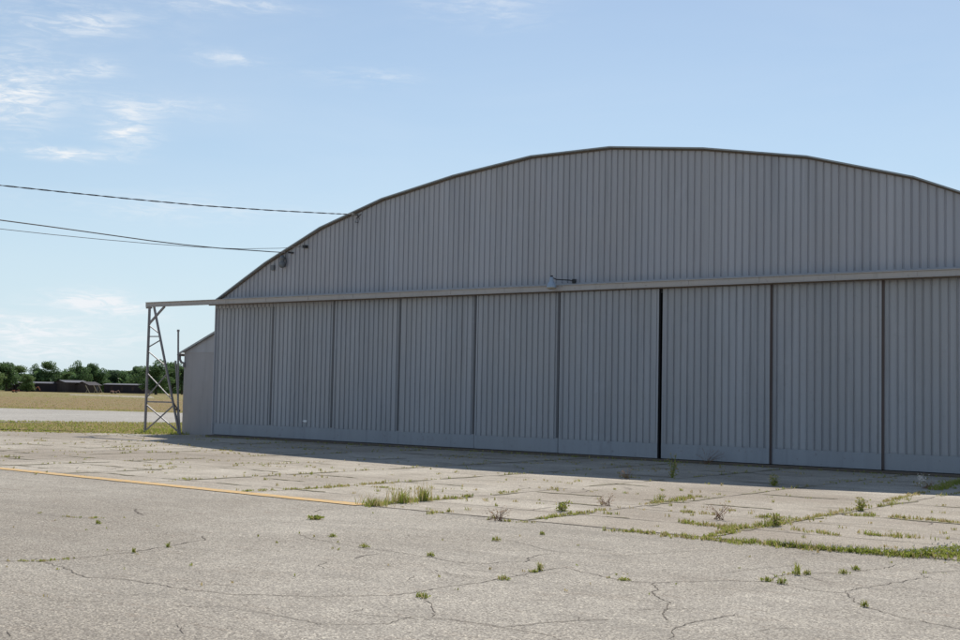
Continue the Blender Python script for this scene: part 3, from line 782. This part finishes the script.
weed_plant(864, 607, .06, 'dark little weed in the crack near the lower right', 'bush', .04)
weed_plant(540, 571, .10, 'upright green weed on the crack in the lower middle', 'bush', .045)
weed_plant(534, 572.5, .035, 'flat yellowish weed at the left foot of the upright one', 'bush', .06)
weed_plant(504, 580, .045, 'flat green weed on the long crack left of the upright one', 'bush', .085)
weed_plant(624, 580.5, .035, 'flat green weed on the crack right of the centre', 'bush', .085)
weed_plant(423, 598, .055, 'bright green weed alone at the bottom left of centre', 'bush', .075)
weed_plant(364, 547.5, .055, 'round green weed on the upper thin crack', 'bush', .08)
weed_plant(430.5, 556.5, .05, 'small green weed at the right part of the upper thin crack', 'bush', .06)
weed_plant(332, 537, .05, 'small dull weed left above the thin crack', 'bush', .06)
weed_plant(315, 519.5, .05, 'small pale weed below the yellow line', 'tall', .06)
weed_plant(134, 553, .055, 'small weed midway on the left long crack', 'bush', .03)
weed_plant(168, 547.5, .05, 'small weed near the right end of the left long crack', 'bush', .04)
weed_plant(98, 524, .06, 'small green weed under the short left crack', 'bush', .05)
weed_plant(496, 541, .06, 'green weed just below the left end of the slabs edge', 'bush', .07)
weed_plant(542, 535, .055, 'tiny green weed below the slabs edge in the middle', 'bush', .045)
weed_plant(861, 511, .20, 'slim green weed right of the crossing by the far joint', 'tall', .06)

# ------------------------------------------------------------------ trees
def make_tree_mesh(seed, h, w, mat, nleaf=6500, conical=False):
    rnd = random.Random(seed); tr = MB()
    tr.tube([(0, 0, -.3), (rnd.uniform(-.1, .1), 0, h * .3), (rnd.uniform(-.3, .3), .1, h * .62)], [.03 * h, .022 * h, .008 * h], 7)
    for k in range(5):
        a = rnd.uniform(0, 6.28); tr.tube([(0, 0, h * rnd.uniform(.22, .4)), (math.cos(a) * w * .3, math.sin(a) * w * .3, h * rnd.uniform(.5, .75))], [.013 * h, .004 * h], 5)
    cr_ = MB(); lobes = []
    for k in range(24):
        a = rnd.uniform(0, 6.28); zz = rnd.uniform(.16, .88); rr = w * .5 * (1 - abs(zz - .42) * 1.3) * rnd.uniform(.1, .8)
        lobes.append((math.cos(a) * rr, math.sin(a) * rr, h * zz, w * rnd.uniform(.13, .24), h * rnd.uniform(.08, .15)))
    for k in range(nleaf):
        lx_, ly2, lz_, lr, lh = rnd.choice(lobes)
        d = Vector((rnd.gauss(0, 1), rnd.gauss(0, 1), rnd.gauss(0, 1))).normalized() * (rnd.random() ** .35)
        c = Vector((lx_ + d.x * lr, ly2 + d.y * lr, lz_ + d.z * lh)); s = rnd.uniform(.08, .20)
        u = Vector((rnd.gauss(0, 1), rnd.gauss(0, 1), rnd.gauss(0, .6))).normalized(); v = u.cross(Vector((rnd.gauss(0, 1), rnd.gauss(0, 1), rnd.gauss(0, 1)))).normalized()
        cr_.face([c - u * s, c + v * s * .8, c + u * s, c - v * s * .8])
    return tr, cr_, mat
protos = []
for k, (mt) in enumerate((M['crownA'], M['crownB'], M['crownC'], M['crownA'], M['crownB'])):
    tr, cc, mt = make_tree_mesh(20 + k, 8.0, 7.0, mt)
    protos.append((tr, cc, mt, []))
def place_tree(px, topy, wpx, dist, label, k):
    p = dpt(px, 388, dist); z0 = -.05
    top = dpt(px, topy, dist).z; h = top - z0; w = wpx * dist / F
    tr, cc, mt, cache = protos[k % 5]
    root = empty('broadleaf_tree', (p.x, p.y, z0), label, 'tree', 'trees of the far treeline')
    if not cache:
        t_ = tr.build('trunk', M['bark']); c_ = cc.build('crown', mt); cache += [t_, c_]
    else:
        t_ = cache[0].copy(); c_ = cache[1].copy(); COL.objects.link(t_); COL.objects.link(c_)
    for o in (t_, c_): o.parent = root; o.matrix_parent_inverse = Matrix.Identity(4)
    root.scale = (w / 6.6, w / 6.6, h / 7.7); root.rotation_euler.z = random.uniform(0, 6.28)
ordn = ['first', 'second', 'third', 'fourth', 'fifth', 'sixth', 'seventh', 'eighth', 'ninth', 'tenth', 'eleventh', 'twelfth', 'thirteenth', 'fourteenth']
trees = [  # front row: px, top, width, distance
 (-18, 357, 36, 262), (6, 362, 26, 270), (17, 366, 20, 282), (27, 374, 16, 262), (36, 362.5, 16, 300), (46, 362, 20, 300), (57, 366.5, 20, 300), (67, 372, 13, 288),
 (79, 359, 18, 285), (91, 363, 15, 290), (101, 367, 18, 290), (112, 369, 18, 300), (124, 369.5, 18, 300), (136, 366, 13, 290), (156, 358, 33, 255), (172, 362, 22, 268), (182, 365, 20, 270)]
descr = ['broad mid-green tree at the far left end of the treeline', 'round dark tree over the left end of the long shed', 'low round tree stepping down behind the shed', 'small pale bush-like tree above the shed left end', 'rounded tree rising left of the middle of the shed', 'wide domed tree above the middle of the shed', 'level-topped tree right of the wide dome', 'small light green tree in front of the level ones', 'tallest dark tree above the grey shed roof', 'dark tree leaning out right of the tallest one', 'plain dark tree above the brown shed gable', 'low dark tree above the gap between the sheds', 'low dark tree above the right-hand shed', 'narrow dark tree just left of the lattice tower', 'large bushy tree seen through the lattice tower', 'rounded tree between the lattice tower and the thin pipe', 'dark tree seen just left of the annex corner']
for k, (t, d) in enumerate(zip(trees, descr)): place_tree(t[0], t[1], t[2] * 1.3, t[3], d, [1, 3, 1, 4, 0, 1, 0, 4, 0, 3, 0, 2, 0, 3, 0, 3, 2][k])
ORD = ['first', 'second', 'third', 'fourth', 'fifth', 'sixth', 'seventh', 'eighth', 'ninth', 'tenth', 'eleventh', 'twelfth', 'thirteenth', 'fourteenth', 'fifteenth', 'sixteenth', 'seventeenth']
bk = [(-34, 366, 30), (-6, 368, 26), (12, 372, 24), (24, 376, 22), (40, 371, 22), (52, 373, 24), (63, 374, 22), (74, 372, 22), (86, 371, 22), (97, 373, 22), (108, 374, 22), (118, 373, 22), (130, 374, 22), (142, 373, 22), (163, 372, 24), (178, 372, 24), (192, 372, 24)]
for k, (px, ty, wp) in enumerate(bk):
    place_tree(px, ty - 3.0, wp * 1.4, 330, 'low tree in the back row of the far treeline, %s from the left' % (ORD[k]), [0, 2, 1, 2, 0][k % 5])
# low hedge-like undergrowth closing the treeline
ug = MB()
for k in range(15000):
    px = random.uniform(-60, 200); d = random.uniform(296, 325); p = dpt(px, 386, d); z = random.uniform(0, 4.2 + math.sin(px * .21) + .7 * math.sin(px * .53)) * random.uniform(.5, 1)
    u = Vector((random.gauss(0, 1), random.gauss(0, 1), random.gauss(0, 1))).normalized(); v = u.cross(Vector((random.gauss(0, 1), random.gauss(0, 1), random.gauss(0, 1)))).normalized()
    c = Vector((p.x, p.y, z)); s = random.uniform(.25, .5); ug.face([c - u * s, c + v * s, c + u * s, c - v * s])
tag(ug.build('undergrowth', M['crownA']), 'dark undergrowth along the foot of the treeline', 'undergrowth', kind='stuff')

# ------------------------------------------------------------------ far sheds and small things
def shed(name, px0, px1, topy, dist, depth, wallm, roofm, label, ridge=.5, slant=0.0, windows=0):
    a = dpt(px0, 388, dist); c = dpt(px1, 388, dist + slant); zt_ = dpt((px0 + px1) / 2, topy, dist).z
    d = Vector((c.x - a.x, c.y - a.y, 0)); l = d.length; d.normalize(); n = Vector((-d.y, d.x, 0))
    if n.dot(Fh) < 0: n = -n
    root = empty(name, (a.x, a.y, 0), label, 'shed')
    P3 = lambda s, t, z: Vector((a.x, a.y, 0)) + d * s + n * t + Vector((0, 0, z))
    b = MB(); ze = zt_ - ridge
    b.face([P3(0, 0, -.05), P3(l, 0, -.05), P3(l, 0, ze), P3(0, 0, ze)]); b.face([P3(0, depth, -.05), P3(0, 0, -.05), P3(0, 0, ze), P3(0, depth / 2, zt_ - .05), P3(0, depth, ze)])
    b.face([P3(l, 0, -.05), P3(l, depth, -.05), P3(l, depth, ze), P3(l, depth / 2, zt_ - .05), P3(l, 0, ze)]); b.face([P3(l, depth, -.05), P3(0, depth, -.05), P3(0, depth, ze), P3(l, depth, ze)])
    b.build('wall', wallm, root)
    b = MB(); b.face([P3(-.3, -.3, ze - .03), P3(l + .3, -.3, ze - .03), P3(l + .3, depth / 2, zt_), P3(-.3, depth / 2, zt_)]); b.face([P3(-.3, depth / 2, zt_), P3(l + .3, depth / 2, zt_), P3(l + .3, depth + .3, ze), P3(-.3, depth + .3, ze)])
    b.build('roof', roofm, root)
    for k in range(windows):
        s = l * (k + .6) / windows; b = MB(); q0 = P3(s, -.04, .5); q1 = P3(s + .55, -.04, .5)
        b.face([q0, q1, q1 + Vector((0, 0, .9)), q0 + Vector((0, 0, .9))]); b.build('door_panel', M['shed2'] if wallm is M['shed'] else M['shedroof'], root)
    return root
shed('long_shed', 14.5, 74, 381.8, 272, 6, M['shed'], M['shedroof'], 'long low dark shed on the far side of the field', .3, 0, 0)
shed('gabled_shed', 66, 88, 380.3, 268, 7, M['shed2'], M['shedroof'], 'brown low shed with a grey roof joined to the right of the long one', .45, 3, 0)
shed('dark_shed', 104, 146, 383.6, 276, 6, M['shed'], M['shedroof'], 'second dark low shed on the far side, left of the lattice tower', .25, 0, 4)
shed('small_shed', 7, 14, 383.5, 274, 4, M['shed2'], M['shedroof'], 'tiny brown shed at the left end of the long dark one', .3, 0, 1)
shed('brown_gable_hut', 89.5, 100.5, 381.8, 266, 5, M['shed2'], M['shed'], 'small dark brown hut at the right end of the grey-roofed shed', .7, 2, 1)
def shore(px):
    b = MB(); a = dpt(px, 388, 262)
    a.z = 0; b.bar(a + Vector((0, 0, 1.6)), a + Rt * .9 + Vector((0, 0, 0)), .10, .10); b.bar(a + Rt * .45 + Vector((0, 0, .8)), a + Rt * .1, .07, .07); return b
for px, lab in ((85.5, 'leftmost pale slanting prop before the brown hut'), (93.5, 'middle pale slanting prop before the brown hut'), (98.5, 'rightmost pale slanting prop before the brown hut')):
    tag(shore(px).build('slanting_prop', M['track']), lab, 'prop', 'slanting props at the far hut')
# orange farm machine
def machine(px, dist, s, name, label, mat):
    p = dpt(px, 388, dist); root = empty(name, (p.x, p.y, 0), label, 'machine')
    d = Rt; n = Vector((-d.y, d.x, 0)); O = Vector((p.x, p.y, 0))
    def bx3(b, s0, s1, t0, t1, z0, z1):
        i = len(b.v)
        for z in (z0, z1):
            for (ss, tt) in ((s0, t0), (s1, t0), (s1, t1), (s0, t1)): b.v.append(tuple(O + d * ss * s + n * tt * s + Vector((0, 0, z * s))))
        for q in ((0, 3, 2, 1), (4, 5, 6, 7), (0, 1, 5, 4), (1, 2, 6, 5), (2, 3, 7, 6), (3, 0, 4, 7)): b.f.append(tuple(i + k for k in q)); b.m.append(0)
    b = MB(); bx3(b, -1, .5, -.4, .4, .3, .62); bx3(b, -.9, -.3, -.35, .35, .622, .8); b.build('body', mat, root)
    b = MB(); b.bar(O + d * .5 * s + Vector((0, 0, .5 * s)), O + d * 1.1 * s + Vector((0, 0, .95 * s)), .12 * s); b.bar(O + d * 1.1 * s + Vector((0, 0, .95 * s)), O + d * 1.5 * s + Vector((0, 0, .3 * s)), .10 * s); b.build('boom', mat, root)
    for ss in (-.7, .3):
        b = MB(); c = O + d * ss * s + Vector((0, 0, .26 * s)); b.tube([c - n * .5 * s, c + n * .5 * s], .26 * s, 10); b.build('wheel', M['tyre'], root)
machine(32, 262, 1.15, 'farm_machine', 'orange farm machine with a boom before the long shed', M['orange'])
machine(15.5, 232, .55, 'small_trailer', 'small reddish brown trailer in the field left of the orange machine', M['orange'])
machine(114.5, 255, .75, 'red_cart', 'faded red cart standing before the right-hand dark shed', M['pink'])

# ------------------------------------------------------------------ light
ka, kb = .35, .86                              # shadow of height h falls at (+ka h, -kb h)
sd = Vector((-ka, kb, 1)).normalized()         # towards the sun
el = math.asin(sd.z)
sun = bpy.data.lights.new('sun', 'SUN'); sun.energy = 4.0; sun.angle = R(.53); sun.color = (1, .955, .89)
so = bpy.data.objects.new('sun', sun); COL.objects.link(so); so.rotation_euler = sd.to_track_quat('Z', 'Y').to_euler(); so.location = (0, 0, 40)
w = bpy.data.worlds.new('World'); S.world = w; w.use_nodes = True; nt = w.node_tree
bg = nt.nodes['Background']
sky = N(nt, 'ShaderNodeTexSky'); sky.sky_type = 'NISHITA'; sky.sun_disc = False; sky.sun_elevation = el
sky.sun_rotation = math.atan2(sd.x, sd.y)
sky.air_density = 1.0; sky.dust_density = .3; sky.ozone_density = 2.6; sky.altitude = 200
tc = N(nt, 'ShaderNodeTexCoord'); sp = N(nt, 'ShaderNodeSeparateXYZ'); L(nt, tc.outputs['Generated'], sp.inputs[0])
az = math_(nt, 'ARCTAN2', sp.outputs[0], sp.outputs[1]); elv = math_(nt, 'ARCSINE', sp.outputs[2])
cb = N(nt, 'ShaderNodeCombineXYZ'); L(nt, az, cb.inputs[0]); L(nt, elv, cb.inputs[1])
def snoise(sc, sx, sy, rot, det=6, rough=.62, dist=.6):
    mp = N(nt, 'ShaderNodeMapping'); mp.inputs['Scale'].default_value = (sx, sy, 1); mp.inputs['Rotation'].default_value = (0, 0, rot); L(nt, cb.outputs[0], mp.inputs[0])
    return noise(nt, mp.outputs[0], sc, det, rough, dist)
streak = snoise(1, 9, 42, R(6)); fine = snoise(1, 34, 170, R(-10), 6, .66, 1.4)
tot = None
for px, py, sx, sy, amp in ((12, 88, 38, 30, .9), (128, 130, 22, 14, 1.1), (62, 154, 42, 5, 1.0), (80, 20, 70, 16, .42), (88, 68, 28, 9, .5), (85, 302, 40, 10, 1.1), (20, 322, 34, 14, .7), (135, 310, 30, 9, .4), (360, 78, 46, 8, .45), (232, 58, 40, 7, .35), (230, 4, 60, 9, .45), (150, 105, 60, 10, .4), (30, 350, 70, 14, .45), (90, 335, 60, 10, .45), (480, 5, 60, 18, .25), (200, 210, 160, 12, .2)):
    d = ray(px, py); a0 = math.atan2(d.x, d.y); e0 = math.asin(d.z)
    u = math_(nt, 'DIVIDE', math_(nt, 'SUBTRACT', az, a0), sx / F); v = math_(nt, 'DIVIDE', math_(nt, 'SUBTRACT', elv, e0), sy / F)
    g = math_(nt, 'MULTIPLY', math_(nt, 'EXPONENT', math_(nt, 'MULTIPLY', math_(nt, 'ADD', math_(nt, 'MULTIPLY', u, u), math_(nt, 'MULTIPLY', v, v)), -1)), amp)
    tot = g if tot is None else math_(nt, 'ADD', tot, g)
st_ = ramp(nt, streak, [(.36, 0.), (.60, 1.)]); fi_ = ramp(nt, fine, [(.42, 0.), (.60, 1.)])
nn = math_(nt, 'ADD', math_(nt, 'MULTIPLY', st_, .35), math_(nt, 'MULTIPLY', math_(nt, 'MULTIPLY', st_, fi_), 1.1))
cm = math_(nt, 'MULTIPLY', math_(nt, 'MULTIPLY', tot, nn), 1.25, True)
veil = math_(nt, 'MULTIPLY', ramp(nt, snoise(1, 2.5, 9, R(8), 4), [(.35, 0.), (.75, 1.)]), .10)
cm = math_(nt, 'ADD', cm, veil, True)
SKYS = .10
air = ramp(nt, elv, [(0., .84), (.06, .74), (.16, .46), (.40, .12), (.7, .0)])   # pale summer air, thickest at the horizon
skc = mix(nt, air, sky.outputs[0], (6.2, 7.85, 9.0))
c = mix(nt, cm, skc, (8.6, 9.0, 9.4))
L(nt, c, bg.inputs[0]); bg.inputs[1].default_value = SKYS
vs = S.view_settings; vs.view_transform = 'Standard'; vs.look = 'None'; vs.gamma = 1; vs.exposure = 0.0; vs.use_curve_mapping = False
S.render.engine = 'CYCLES'
